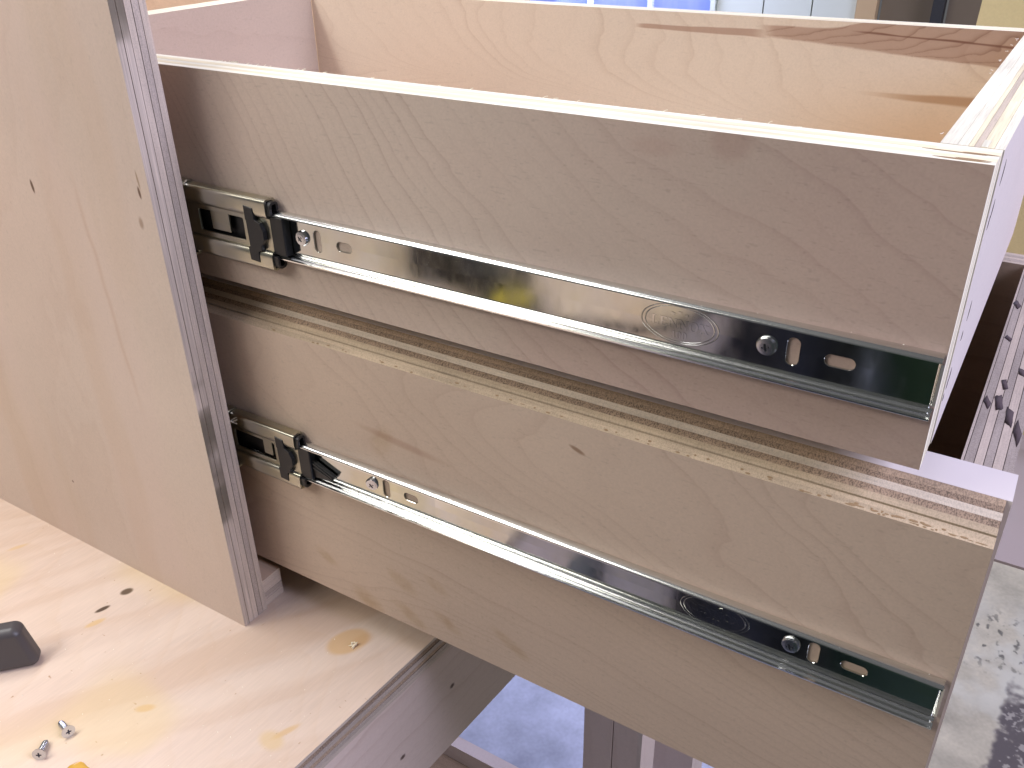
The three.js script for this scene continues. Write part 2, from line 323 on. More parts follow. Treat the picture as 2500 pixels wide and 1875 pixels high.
// ------------------------------------------------------------------ the setting: concrete floor
const floorTex = texture(2048, 2048, (a, b, c) => {
  const x = -1.6 + a * 3.2, z = -2.6 + b * 3.2;                     // metres in the scene
  const n = fbm(x * 5, z * 5, 801, 5) - 0.5, n2 = fbm(x * 22, z * 22, 811, 4) - 0.5, sp = vn(x * 260, z * 260, 821);
  let m = 1 + n * 0.34 + n2 * 0.26 + (sp - 0.5) * 0.06;
  const wr = sstep(0.15, 0.4, x); c[0] = (172 + 20 * wr) * m; c[1] = (176 + 6 * wr) * m; c[2] = (188 - 34 * wr) * m;
  // pale mortar smear with dark grit, and the dark worn patch
  const q = ell(x, z, 0.44, -1.24, 0.2, 0.16, 0.5) * sstep(0.3, 0.62, fbm(x * 16, z * 16, 831, 4));
  blot(c, S(212, 208, 186), 0.75 * q);
  const grit = sstep(0.60, 0.74, fbm(x * 95, z * 75, 841, 3)) * ell(x, z, 0.42, -1.29, 0.16, 0.075, 0.5);
  blot(c, S(96, 92, 80), 0.8 * grit);
  const e = (fbm(x * 24, z * 24, 851, 4) - 0.5) * 0.8 + (fbm(x * 90, z * 90, 857, 2) - 0.5) * 0.6;
  const p = 1 - sstep(0.8, 1.15, Math.max(Math.abs(x - 0.514 + (z + 1.18) * 0.06) / 0.032, Math.abs(z + 0.98) / 0.2) + e * 0.55);
  blot(c, S(92, 84, 80), 0.95 * p * sstep(0.12, 0.5, fbm(x * 70, z * 70, 861, 4) + 0.12)); blot(c, S(190, 182, 164), 0.7 * p * sstep(0.62, 0.7, fbm(x * 110, z * 110, 863, 3)));
  const p2 = 1 - sstep(0.8, 1.2, Math.hypot((x - 0.525) / 0.03, (z + 1.27) / 0.03) + e * 0.6); blot(c, S(120, 114, 122), 0.6 * p2);
});
M.floor = new THREE.MeshStandardMaterial({ map: floorTex, roughness: 0.7, bumpMap: floorTex, bumpScale: 0.0006 });
M.floor2 = new THREE.MeshStandardMaterial({ map: texture(512, 512, (a, b, c) => { const n = fbm(a * 8, b * 8, 871, 4) - 0.5; c[0] = 192 * (1 + n * 0.12); c[1] = 174 * (1 + n * 0.12); c[2] = 162 * (1 + n * 0.12); }), roughness: 0.75 });
function floorSlab(name, x0, x1, z0, z1, mat, turn) {
  const g = new THREE.BoxGeometry(x1 - x0, 0.1, z1 - z0); g.translate((x0 + x1) / 2, -0.95, (z0 + z1) / 2);
  const p = g.attributes.position, uv = g.attributes.uv;
  for (let i = 0; i < p.count; i++) uv.setXY(i, (p.getX(i) + 1.6) / 3.2, (p.getZ(i) + 2.6) / 3.2);
  const m = new THREE.Mesh(g, mat); m.name = name; m.receiveShadow = m.castShadow = true;
  m.userData = { kind: 'structure' }; scene.add(m); return m;
}
floorSlab('floor', -3, 3.4, -1.536, 2.4, M.floor);
floorSlab('floor_001', -3, 3.4, -4.2, -1.545, M.floor2);
floorSlab('floor_002', -3, 3.4, -1.56, -1.52, M.glue).position.y = -0.012;

// ------------------------------------------------------------------ workbench
const KN = [[-0.0847, 0.0229], [-0.083, 0.0405], [-0.1826, 0.0399], [-0.076, 0.0498], [0.0582, -0.0267], [0.077, 0.0368], [0.004, 0.0702]];
const benchTex = texture(2048, 2048, (a, b, c) => {
  const x = -0.62 + a * 0.74, z = -0.24 + b * 0.74;             // bench axes
  const g = x * 0.66 + z * 0.75, h = x * 0.75 - z * 0.66;          // grain runs slantwise
  const gg = -z, xx = x;
  const w = (fbm(gg * 5, xx * 16, 901, 4) - 0.5);
  const r = 24 * xx + 16 * gg + w * 5.2 + 3 * Math.sin(gg * 11 + xx * 5), idx = Math.floor(r), f = r - idx;
  const line = f ** 3.2 * (1 - sstep(0.93, 1, f)) * (0.2 + 0.8 * hash(idx, 1, 903)) * (0.3 + fbm(x * 14, z * 14, 905, 3));
  const bl = fbm(x * 6, z * 6, 907, 4) - 0.5, pk = fbm(x * 4 + 2, z * 4, 909, 3) - 0.5, fine = vn(gg * 120, xx * 1500, 911) - 0.5;
  const m = 1 + bl * 0.07 + fine * 0.04;
  c[0] = 209 * m + pk * 8; c[1] = 189 * m - pk * 4; c[2] = 172 * m - pk * 10;
  const ac = x * 0.9 + z * 0.44 + (fbm(x * 9, z * 9, 941, 3) - 0.5) * 0.03, al = z * 0.9 - x * 0.44;
  const st = fbm(ac * 44, al * 3.6, 943, 4), st2 = fbm(ac * 90, al * 5, 947, 3);
  blot(c, S(186, 154, 126), 0.34 * sstep(0.53, 0.72, st) + 0.18 * sstep(0.56, 0.75, st2)); blot(c, S(224, 206, 188), 0.25 * sstep(0.5, 0.3, st));
  blot(c, S(196, 164, 130), Math.min(0.2, line * 0.18));
  const kn = (px, pz, a1, a2, an, col, k, s = 0.3) => blot(c, col, k * ell(x, z, px, pz, a1, a2, s, an));
  kn(KN[0][0], KN[0][1], 0.0036, 0.0026, -1.2, S(84, 66, 48), 0.9); kn(KN[1][0], KN[1][1], 0.0042, 0.0015, -1.35, S(70, 52, 36), 0.9);
  kn(KN[2][0], KN[2][1], 0.006, 0.0018, -1.2, S(206, 172, 122), 0.6, 0.5); kn(KN[3][0], KN[3][1], 0.0055, 0.002, -1.3, S(206, 172, 118), 0.7, 0.4);
  kn(KN[4][0], KN[4][1], 0.0125, 0.0088, -1.2, S(204, 168, 122), 0.8, 0.1 + 0.1);
  kn(KN[4][0] + 0.006, KN[4][1] - 0.006, 0.006, 0.004, -1.2, S(192, 150, 104), 0.35, 0.5);
  kn(KN[6][0], KN[6][1], 0.005, 0.0024, -0.8, S(200, 156, 92), 0.6, 0.4); kn(KN[5][0], KN[5][1], 0.007, 0.0018, -1.25, S(200, 160, 100), 0.5, 0.5); kn(KN[5][0] - 0.002, KN[5][1] + 0.008, 0.007, 0.005, 0, S(206, 176, 122), 0.5, 0.4);
  const sp = vn(x * 420, z * 420, 921); blot(c, S(150, 110, 74), 0.7 * sstep(0.965, 0.99, sp) * sstep(0.5, 0.6, vn(x * 30, z * 30, 923)));
  blot(c, S(214, 190, 140), 0.4 * sstep(0.6, 0.8, fbm(x * 12, z * 12, 931, 3)) );
});

M.bench = wood(benchTex, 0.6);
M.apron = wood(veneer(1024, 256, 1.3, 0.083, 1001, { base: S(212, 196, 186), dark: S(168, 140, 124), amp: 0.14, blotch: 0.04, pore: 0.03, ring: (u, v) => 90 * v + 5 * u + 2 * Math.sin(u * 5),
  extra: (u, v, c) => { blot(c, S(70, 52, 46), 0.9 * ell(u, v, 0.751, 0.049, 0.0015, 0.0016, 0.4)); blot(c, S(70, 52, 46), 0.85 * ell(u, v, 0.704, 0.032, 0.0018, 0.0015, 0.4)); } }), 0.7);
M.timber = wood(veneer(512, 512, 0.5, 0.5, 1002, { base: S(206, 190, 180), dark: S(160, 132, 118), amp: 0.12, blotch: 0.05, pore: 0.03, ring: (u, v) => 60 * v + 5 * u }), 0.75);
const bench = thing('workbench', 'plywood workbench with glue spots and a ragged ply edge under the cabinet', 'workbench');
bench.rotation.y = -0.0749;
{
  const top = group(bench, 'bench_top'), E = 97.3, x0 = -900;
  mesh(top, 'glue_line', box([x0 + 1, E - 0.7], [-17.5, -0.8], [-640, 700]), M.glue);
  const cuts = [0, 2.2, 5.4, 8.6, 11.8, 15, 18], em = [M.edgePale, M.edgeRough, M.edgeGrey, M.edgeDark, M.edgeGrey, M.edgePale];
  for (let i = 0; i < 6; i++) {
    const g = box([x0, E - [0.25, 0.5, 0.1, 0.45, 0.15, 0.2][i]], [-cuts[i + 1] + 0.1, -cuts[i] - (i ? 0.12 : 0)], [-640, 700]);
    if (i === 0) { const p = g.attributes.position, n = g.attributes.normal, uv = g.attributes.uv; for (let k = 0; k < p.count; k++) if (n.getY(k) > 0.5) uv.setXY(k, (p.getX(k) + 0.62) / 0.74, (p.getZ(k) + 0.24) / 0.74); mesh(top, 'ply', g, [em[0], em[0], M.bench, em[0], em[0], em[0]]); }
    else mesh(top, 'ply', g, em[i]);
  }
  const ap = box([E - 24, E - 1.5], [-101, -18.2], [-620, 680], true);
  mesh(bench, 'apron', ap, M.apron);
  mesh(bench, 'apron', box([x0 + 30, x0 + 52], [-101, -18.2], [-620, 680]), M.timber);
  for (const [lx, lz] of [[E - 115, 560], [x0 + 60, 560], [E - 115, -600], [x0 + 60, -600]]) mesh(bench, 'leg', box([lx, lx + 88], [-900, -18.2], [lz, lz + 38]), M.timber);
}
const side = thing('side_table', 'timber side table whose double leg shows beneath the lower drawer', 'table');
{
  mesh(side, 'table_top', box([-20, 318], [-50, -20], [-1000, -380]), M.timber);
  mesh(side, 'leg', box([25.5, 61.6], [-900, -50.2], [-440, -400]), M.timber);
  mesh(side, 'leg', box([63, 98], [-900, -50.2], [-442, -400.5]), M.timber);
  mesh(side, 'leg', box([225, 300], [-900, -50.2], [-980, -940]), M.timber);
  mesh(side, 'leg', box([-10, 60], [-900, -50.2], [-980, -940]), M.timber);
  mesh(side, 'stretcher', box([98.4, 224], [-230, -160], [-980, -945]), M.timber);
}
const shelf = thing('low_shelf', 'pale timber strip edging a low brown shelf below the workbench apron', 'shelf');
mesh(shelf, 'edge_strip', box([-600, 24], [-728, -700], [-453.5, -435.5]), M.timber);
mesh(shelf, 'board', box([-600, 22], [-746, -729], [-453, -150]), M.edgeDark);
mesh(shelf, 'foot', box([-580, -500], [-900, -746.2], [-420, -380]), M.timber); mesh(shelf, 'foot', box([-60, 10], [-900, -746.2], [-420, -380]), M.timber);

// ------------------------------------------------------------------ cabinet
const PE = [M.edgePale, M.edgeGrey, M.edgePale, M.edgeGrey, M.edgePale];
const cab = thing('cabinet', 'plywood cabinet carcass standing at the left with both drawers pulled out of it', 'cabinet');
plyBoard(cab, 'side_panel', [-460, 0], [0, 400], [-18, 0], 'z', [M.edgePale, M.edgeGrey, M.edgePale, M.edgeDirty, M.edgeDirty], M.plain, M.panel, { cuts: [0, 0.2, 0.4, 0.6, 0.81, 1], gap: 0.3 });
plyBoard(cab, 'side_panel', [-460, 0], [0, 400], [-331, -313], 'z', PE, M.plain, M.plain);
plyBoard(cab, 'back_panel', [-472, -460.2], [0, 400], [-331, 0], 'x', [M.edgePale, M.edgeGrey, M.edgePale], M.plain, M.plain);
plyBoard(cab, 'cleat', [-300, -1.5], [0.3, 19.5], [-33.4, -18.2], 'y', [M.edgePale, M.edgeGrey, M.edgePale, M.edgePale], M.edgePale, M.plain, { gap: 0.3 });
// torn fibres by the slide
const tuft = [];
for (const [y, k] of [[131.8, 7], [260.8, 4]]) for (let i = 0; i < k; i++) {
  const a = new THREE.Vector3(mm(-0.5 + rr(-0.6, 0.6)), mm(y + rr(-0.8, 0.8)), mm(-18.6)), d = new THREE.Vector3(rr(1, 4), rr(-0.6, 2.4), rr(-1.5, 0.4)).multiplyScalar(0.001), b = a.clone().add(d), c = b.clone().add(new THREE.Vector3(mm(rr(0.3, 2)), mm(rr(-0.4, 1.2)), 0));
  tuft.push(new THREE.TubeGeometry(new THREE.CatmullRomCurve3([a, b, c]), 6, 0.00012, 4));
}
mesh(cab, 'splinters', mergeGeometries(tuft), M.edgeLight).userData.kind = 'stuff';

// ------------------------------------------------------------------ drawers
const upper = thing('drawer', 'upper plywood drawer, the shallower one with white cut edges', 'drawer');
const ZD = -30.7;
{
  const W5 = [M.edgeLight, M.edgeCream, M.edgeLight, M.edgeCream, M.edgeLight];
  plyBoard(upper, 'near_side', [-164, 328], [209.6, 311], [-48.9, ZD], 'z', W5, M.plain, M.upNear, { uneven: 0.16, gap: 0.16, cuts: [0, 0.2, 0.42, 0.6, 0.8, 1] });
  plyBoard(upper, 'far_side', [-164, 328], [209.6, 311], [-300.4, -288.6], 'z', W5, M.plain, M.upFar, { uneven: 0.1, gap: 0.08 });
  plyBoard(upper, 'back', [-181.5, -164.3], [209.6, 311], [-288.4, -49.1], 'x', W5, M.plain, M.back, { uneven: 0.1, gap: 0.08 });
  const W6 = [M.edgeLight, M.edgeLight, M.edgeCream, M.edgePale, M.edgeCream, M.edgeLight];
  const fr = plyBoard(upper, 'front', [310.8, 328.3], [209.6, 311], [-288.4, -49.1], 'x', W6, M.plain, M.endFace, { uneven: 0.1, gap: 0.1, cuts: [0, 0.27, 0.44, 0.53, 0.64, 0.84, 1] });
  mesh(fr, 'filler', box([321.9, 323.7], [310.7, 311.12], [-58, -49.3]), M.edgeLight);
  plyBoard(upper, 'bottom', [-164, 310.6], [216, 222], [-288.4, -49.1], 'y', [M.edgePale, M.edgeGrey, M.edgePale], M.plain, M.plain);
  // whiskers of veneer torn up along the cut edges
  const wh = [];
  for (let i = 0; i < 46; i++) {
    const near = i < 34, x = near ? (i < 14 ? rr(0, 60) : rr(0, 300)) : 309.5, y = 311, z = near ? -48.7 : rr(-270, -52);
    const d = near ? [rr(0.8, 3.2), rr(0.2, 1.0), rr(-0.5, 0)] : [rr(-1.3, -0.3), rr(0, 0.5), rr(0.6, 2.2)];
    const a = new THREE.Vector3(mm(x), mm(y - 0.3), mm(z)), b = a.clone().add(new THREE.Vector3(mm(d[0] * 0.6), mm(d[1] * 0.8), mm(d[2]))), c = a.clone().add(new THREE.Vector3(mm(d[0]), mm(d[1]), mm(d[2])));
    wh.push(new THREE.TubeGeometry(new THREE.CatmullRomCurve3([a, b, c]), 4, 0.00013, 4));
  }
  mesh(upper, 'splinters', mergeGeometries(wh), M.edgeLight).userData.kind = 'stuff';
  const kt = [];
  for (const [x, z, a, b] of [[319, -33, 8, 0.9], [322, -34.2, 5, 0.6], [316, -40.5, 9, 0.45], [323, -41.2, 5, 0.6]]) { const g = new THREE.SphereGeometry(1, 14, 6); g.scale(mm(a), mm(0.1), mm(b)); g.rotateY(-0.03); g.translate(mm(x), mm(310.98), mm(z)); kt.push(g); }
  mesh(upper, 'brown_streaks', mergeGeometries(kt), M.edgeStain).userData.kind = 'stuff';
  // dark nicks along the end
  const nk = [];
  for (const [y, z, l] of [[300, -66, 9], [290, -60, 7], [286.5, -57, 5], [250, -74, 8], [243, -68, 4], [233, -57, 6], [230.5, -54.5, 4], [227, -51.5, 3]]) { const g = new THREE.SphereGeometry(1, 10, 6); g.scale(mm(0.25), mm(l / 2), mm(0.5)); g.rotateX(-0.28); g.translate(mm(328.25), mm(y), mm(z)); nk.push(g); }
  mesh(upper, 'nicks', mergeGeometries(nk), M.glue).userData.kind = 'stuff';
}
const lower = thing('drawer', 'lower plywood drawer, the deeper one with a rough brown ply edge on top', 'drawer');
const YB = 25.8, VOIDS = [[344.6, -118, 1.6, 7], [349.4, -108, 1.5, 8], [353.4, -97, 1.3, 9], [340.2, -224, 1.5, 5], [344.8, -135, 1.2, 5], [341, -182, 1.4, 3], [340.6, -116, 1.2, 5], [349.5, -150, 1.2, 4]];
{
  // near side: six plies under a sloping sawn top edge
  const g = group(lower, 'near_side'), y0 = 187.6, dy = 8.4, z0 = ZD, T = 18, slope = (f) => [z0 - T * f, y0 + dy * f];
  const cuts = [0, 0.232, 0.278, 0.42, 0.57, 0.73, 0.86, 1], mats = [M.edgeTan, M.glue, M.edgeTan, M.edgeRough, M.edgeBright, M.edgeRough, M.edgeDark];
  for (let i = 0; i < 7; i++) {
    if (i === 1) continue;
    const a = slope(cuts[i]), b = slope(cuts[i + 1]), geo = prismX([[a[0], YB], [a[0], a[1] - (i ? rr(0, 0.12) : 0)], [b[0] + 0.06, b[1]], [b[0] + 0.06, YB]], -164, 355.2 - rr(0, 0.3));
    if (i === 0) {
      mesh(g, 'ply', geo, M.edgeTan);
      const face = new THREE.PlaneGeometry(mm(355.2 + 164), mm(y0 - YB)); face.translate(mm((355.2 - 164) / 2), mm((y0 + YB) / 2), mm(z0 + 0.03)); mesh(g, 'face_veneer', face, M.lowNear);
    } else mesh(g, 'ply', geo, mats[i]);
  }
  mesh(g, 'glue_line', box([-163.5, 354.6], [YB + 0.5, y0 + 0.6], [z0 - T * 0.278 + 0.02, z0 - T * 0.232 + 0.04]), M.glue);
  // ragged saw tears on the outer veneer
  const tear = [];
  for (let i = 0; i < 70; i++) { const x = i < 26 ? rr(292, 352) : rr(10, 350), f = rr(0.02, 0.1), [z, y] = slope(f); const s = new THREE.SphereGeometry(1, 7, 5); s.scale(mm(rr(0.4, i < 26 ? 2.2 : 1.3)), mm(0.12), mm(rr(0.15, 0.55))); s.rotateX(0.42); s.translate(mm(x), mm(y + 0.02), mm(z)); tear.push(s); }
  mesh(g, 'saw_tears', mergeGeometries(tear), M.edgeStain).userData.kind = 'stuff';
  M.lining = new THREE.MeshStandardMaterial({ color: new THREE.Color().setRGB(0.78, 0.72, 0.7), roughness: 0.7 });
  plyBoard(lower, 'inner_lining', [-150, 357], [YB, 196], [-67, -48.9], 'z', [M.lining], M.plain, M.plain, { n: 1, label: 'pale smooth lining strip with its top edge in the light' });
  plyBoard(lower, 'far_side', [-164, 355.2], [YB, 196], [-297, -281], 'z', PE, M.plain, M.plain);
  plyBoard(lower, 'back', [-181.5, -164.3], [YB, 196], [-280.8, -49.1], 'x', PE, M.plain, M.plain);
  plyBoard(lower, 'front', [338, 355.2], [YB, 195.8], [-280.8, -67.2], 'x', [M.edgeGrey, M.edgeVoid, M.edgePale, M.edgeVoid, M.edgePale, M.edgeVoid], M.plain, M.plain, { gap: 0.25, cuts: [0, 0.06, 0.25, 0.43, 0.6, 0.8, 1] });
  plyBoard(lower, 'bottom', [-164, 337.8], [33, 39], [-280.8, -67.2], 'y', [M.hardboard], M.hardboard, M.hardboard, { n: 1 });
}

{ // voids and knots in the sawn top of the lower front
  const v = [];
  for (const [x, z, a, b] of VOIDS) { const g = new THREE.SphereGeometry(1, 12, 6); const p = g.attributes.position; for (let i = 0; i < p.count; i++) { const k = 1 + 0.22 * Math.sin(4 * Math.atan2(p.getZ(i), p.getX(i)) + x); p.setXYZ(i, mm(p.getX(i) * a * k + p.getZ(i) * 0.8), mm(p.getY(i) * 0.1), mm(p.getZ(i) * b * k)); } g.translate(mm(x), mm(195.8), mm(z)); v.push(g); }
  mesh(lower, 'dark_voids', mergeGeometries(v), new THREE.MeshStandardMaterial({ color: new THREE.Color().setRGB(0.085, 0.06, 0.065), roughness: 0.9 })).userData.kind = 'stuff';
}

// ------------------------------------------------------------------ drawer slides
const font = await new FontLoader().loadAsync('fonts/droid/droid_serif_bold.typeface.json');
function makeSlide(label, yc, endX, railEnd, s1, spike) {
  const t = thing('drawer_slide', label, 'drawer slide', [0, mm(yc), mm(ZD)], 'steel drawer slides');
  // rail screwed to the drawer: web with slots, rolled ball races above and below
  const rg = group(t, 'drawer_rail'), rx0 = -150;
  const web = rectPath(rx0, -9.4, railEnd - 1.2, 9.4, 0.3, THREE.Shape);
  for (const d of [0, 212.4]) { web.holes.push(slotPath(s1 + d + 8.8, -0.2, 4.6, 10.4)); web.holes.push(slotPath(s1 + d + 24.2, -0.2, d ? 10.2 : 9, 4.6)); }
  mesh(rg, 'web', plate(web, 0, 1.1), M.web);
  for (const s of [1, -1]) {
    const lip = sheetX([[0.55, 8.9], [0.75, 9.9], [1.4, 10.55], [2.4, 10.75], [3.5, 10.7], [4.5, 10.35], [5.1, 9.7], [5.2, 9.2]].map(([z, y], i) => s > 0 ? [z, y] : [z, -[8.9, 10.0, 10.65, 10.15, 10.1, 10.75, 10.9, 10.3][i]]), 1.0, rx0, railEnd, 5);
    mesh(rg, 'ball_race', orient(lip), M.lip);
  }
  // the end of the web turned outwards
  { const pts = []; for (let i = 0; i <= 8; i++) { const a = i / 8 * 1.15; pts.push([0.55 + 2.6 * (1 - Math.cos(a)), railEnd - 1.3 + 2.6 * Math.sin(a) * 0.6]); }
    const e = sheetX(pts, 0.9, -7.4, 7.4, 2); e.rotateZ(-Math.PI / 2); e.scale(1, 1, 1); mesh(rg, 'end_tab', orient(e), M.lip); }
  if (!spike || spike) {            // stamped oval and lettering
    const lg = group(rg, 'stamp'), cx = s1 + 180.6;
    for (const k of [1, 0.9]) { const ov = new THREE.TorusGeometry(1, 0.02, 5, 64); ov.scale(mm(14.6 * k), mm(7.6 * k - 0.1), mm(spike ? 0.9 : 4)); ov.translate(mm(cx), mm(0.2), mm(1.1)); mesh(lg, 'ring', ov, M.web); }
    const word = (txt, size, y) => { const q = new TextGeometry(txt, { font, size: mm(size), depth: 0.00014, curveSegments: 3 }); q.computeBoundingBox(); q.translate(mm(cx) - q.boundingBox.max.x / 2, mm(y), mm(spike ? 0.99 : 1.08)); mesh(lg, 'lettering', q, M.web); };
    word('LENNOX', 3.6, -1.5); word('100', 2.6, -5.2);
    const cr = []; for (const [dx, dy] of [[-2.6, 4], [0, 4.7], [2.6, 4]]) { const b = new THREE.BoxGeometry(mm(1.3), mm(0.9), mm(0.3)); b.rotateZ(dx * 0.1); b.translate(mm(cx + dx), mm(dy), mm(1.1)); cr.push(b); } mesh(lg, 'emblem', mergeGeometries(cr), M.web);
  }
  for (const d of [0, 212.4]) { const sc = mesh(t, 'screw', phillips([[0, 0], [3.5, 0], [3.55, 0.7], [3.1, 1.5], [2.1, 2.0], [0.9, 2.2], [0, 2.25]], 3.0, 1.3), M.screw); crossRecess(sc, 3.0, 1.5); sc.position.set(mm(s1 + d), 0, mm(1.1)); sc.rotation.z = d ? 0.3 : 0.7; if (!d && spike) sc.rotation.set(0.1, 0.28, 0.5); }
  // telescoping channel that stands out of the cabinet
  const cg = group(t, 'channel'), c0 = -150;
  for (const s of [1, -1]) {
    const band = sheetX([[1.6, 14.9], [1.9, 16.0], [3.2, 16.45], [6.2, 16.4], [7.0, 16.0], [7.25, 15.0], [7.25, 10.4], [6.7, 8.7], [5.4, 8.0], [5.3, 7.2]].map(([z, y]) => [z, y * s]), 1.1, c0, endX, 4);
    mesh(cg, 'channel_band', orient(band), M.channel);
  }
  const cw = rectPath(c0, -7.6, endX, 7.6, 0.4, THREE.Shape), wx = endX - 46.3;
  cw.holes.push(rectPath(wx - 1, -5.4, wx + 29, 5.6, 1.2)); cw.holes.push(rectPath(wx + 33.5, -6.6, wx + 39, 6.6, 0.6));
  mesh(cg, 'channel_web', plate(cw, 4.75, 1.1), M.channel);
  mesh(cg, 'stop_tab', plate(spike ? rectPath(wx + 20, -3.2, wx + 26, 7, 0.5, THREE.Shape) : rectPath(wx + 6.5, -3.6, wx + 18.5, 7, 0.5, THREE.Shape), 4.2, 1.0), M.channel);
  mesh(cg, 'inner_plate', box([c0, endX - 1], [-6.8, 6.8], [1.9, 2.3]), M.black);
  // black plastic ball cage, bumper and release lever
  const cage = new THREE.Shape([[-8.9, 0], [8.9, 0], [8.9, 1], [0, 1]].map(() => new THREE.Vector2()));
  const bg = group(t, 'ball_cage');
  mesh(bg, 'bumper', new RoundedBoxGeometry(mm(10), mm(18.2), mm(4.6), 3, 0.0006).translate(mm(endX + 2.6), 0, mm(1.1 + 2.4)), M.black);
  for (const s of [1, -1]) { const q = sheetX([[2.2, 11.4], [2.5, 14.6], [4.6, 15.1], [6.2, 14.2], [6.4, 9.6]].map(([z, y]) => [z, y * s]), 1.3, endX - 12, endX + (s > 0 ? 2.2 : 2.8), 4); mesh(bg, 'cage_lip', orient(q), M.black); }
  if (spike) { const sp = new THREE.Shape(); sp.moveTo(mm(endX + 5), mm(4)); sp.lineTo(mm(endX + 9), mm(1.5)); sp.lineTo(mm(endX + 21.5), mm(-3.6)); sp.lineTo(mm(endX + 19.5), mm(-6.6)); sp.lineTo(mm(endX + 5), mm(-8)); sp.closePath();
    mesh(bg, 'pointed_lever', plate(sp, 1.8, 2.2), M.black); mesh(bg, 'lever_rib', new RoundedBoxGeometry(mm(16), mm(0.9), mm(0.9), 2, 0.0002).rotateZ(-0.37).translate(mm(endX + 13.5), mm(-1.4), mm(4.2)), M.black); mesh(bg, 'lever_rib', new RoundedBoxGeometry(mm(15), mm(0.8), mm(0.8), 2, 0.0002).rotateZ(-0.3).translate(mm(endX + 13), mm(-3.4), mm(4.2)), M.black); }
  const lv = new THREE.Shape(); const LP = [[33, 12.6], [38.2, 12], [38.6, 6.8], [41.6, 5.4], [43.2, 2], [43.2, -2.2], [41, -5], [40.6, -7.6], [38.4, -8.4], [38.2, -13.6], [32.8, -13.2], [32.4, -7.2], [33.6, -6.8], [33.4, 5.6], [33, 6.4]];
  LP.forEach(([x, y], i) => lv[i ? 'lineTo' : 'moveTo'](mm(wx + x), mm(y))); lv.closePath();
  mesh(bg, 'release_lever', plate(lv, 5.9, 2.3), M.black);
  // fixed channel screwed inside the cabinet
  mesh(t, 'cabinet_channel', orient(sheetX([[12.4, 17.4], [9, 17.9], [3.4, 17.7], [2.2, 16.9]].map(([z, y]) => [z, y]), 1.0, -400, -6, 3)), M.channel);
  mesh(t, 'cabinet_channel', orient(sheetX([[12.4, -17.4], [9, -17.9], [3.4, -17.7], [2.2, -16.9]].map(([z, y]) => [z, y]), 1.0, -400, -6, 3)), M.channel);
  return t;
}
makeSlide('steel slide of the upper drawer with an oval stamp on its bright rail', 242.3, 46.3, 327.4, 60.8, false);
makeSlide('steel slide of the lower drawer with a pointed black lever on its rail', 116.6, 40.6, 353.2, 86.1, true);
// sawdust on the slides and faces
const dust = (name, label, n, at, size = [0.25, 0.8]) => {
  const l = [];
  for (let i = 0; i < n; i++) { const p = at(i), s = rr(...size), g = new THREE.TetrahedronGeometry(mm(s * 0.5)); g.scale(1.8, 0.5, 0.7); g.rotateY(rr(0, 6)); g.rotateZ(rr(-0.4, 0.4)); g.translate(mm(p[0]), mm(p[1]), mm(p[2])); l.push(g); }
  const m = mesh(scene, name, mergeGeometries(l), M.edgeLight); m.userData = { kind: 'stuff', label, category: 'sawdust' }; return m;
};
dust('sawdust', 'tiny pale sawdust flecks caught on the two steel slides', 110, (i) => i % 2 ? [rr(60, 325), 253.2 + rr(-0.5, 0.3), ZD + rr(0.5, 5)] : [rr(60, 352), 127.5 + rr(-0.5, 0.3), ZD + rr(0.5, 5)], [0.2, 0.55]);

// ------------------------------------------------------------------ loose things on the bench
dust('sawdust', 'scattered sawdust flecks on the bench top', 150, (i) => [rr(-190, 85), 0.15, rr(-30, 125)], [0.25, 0.8]);
function looseScrew(label, head, tip) {
  const H = new THREE.Vector3(...head.map(mm)), T = new THREE.Vector3(...tip.map(mm)), L = H.distanceTo(T) * 1000;
  const t = thing('wood_screw', label, 'screw', [H.x, H.y, H.z], 'loose screws on the bench');
  t.quaternion.setFromUnitVectors(new THREE.Vector3(0, 0, 1), H.clone().sub(T).normalize());
  crossRecess(mesh(t, 'head', phillips([[0, -2.2], [1.5, -2.2], [3.3, -0.5], [3.4, 0], [2.6, 0.25], [0, 0.35]], 2.9, 1.2), M.screw), 2.9, -0.35);
  const pr = []; const nT = 9; for (let i = 0; i <= nT * 4; i++) { const f = i / (nT * 4), z = -2.0 - f * (L - 2.0), k = i % 4, taper = 1 - 0.7 * sstep(0.75, 1, f); pr.push(new THREE.Vector2(mm((k === 2 ? 1.75 : k === 0 ? 1.15 : 1.3) * taper), mm(z))); }
  pr.push(new THREE.Vector2(0, mm(-L - 0.6)));
  const sh = new THREE.LatheGeometry(pr.reverse(), 20); sh.rotateX(Math.PI / 2); sh.scale(1, 1, 1);
  mesh(t, 'shank', toCreasedNormals(sh, 0.5), M.screw); return t;
}
looseScrew('loose screw lying farther from the bench corner, its head turned right', [-19.8, 3.3, 102.3], [-31.4, 1.5, 100.0]);
looseScrew('loose screw nearest the bottom of the photo, its cross slot facing the viewer', [-20.1, 3.3, 118.7], [-26.2, 1.6, 110.6]);
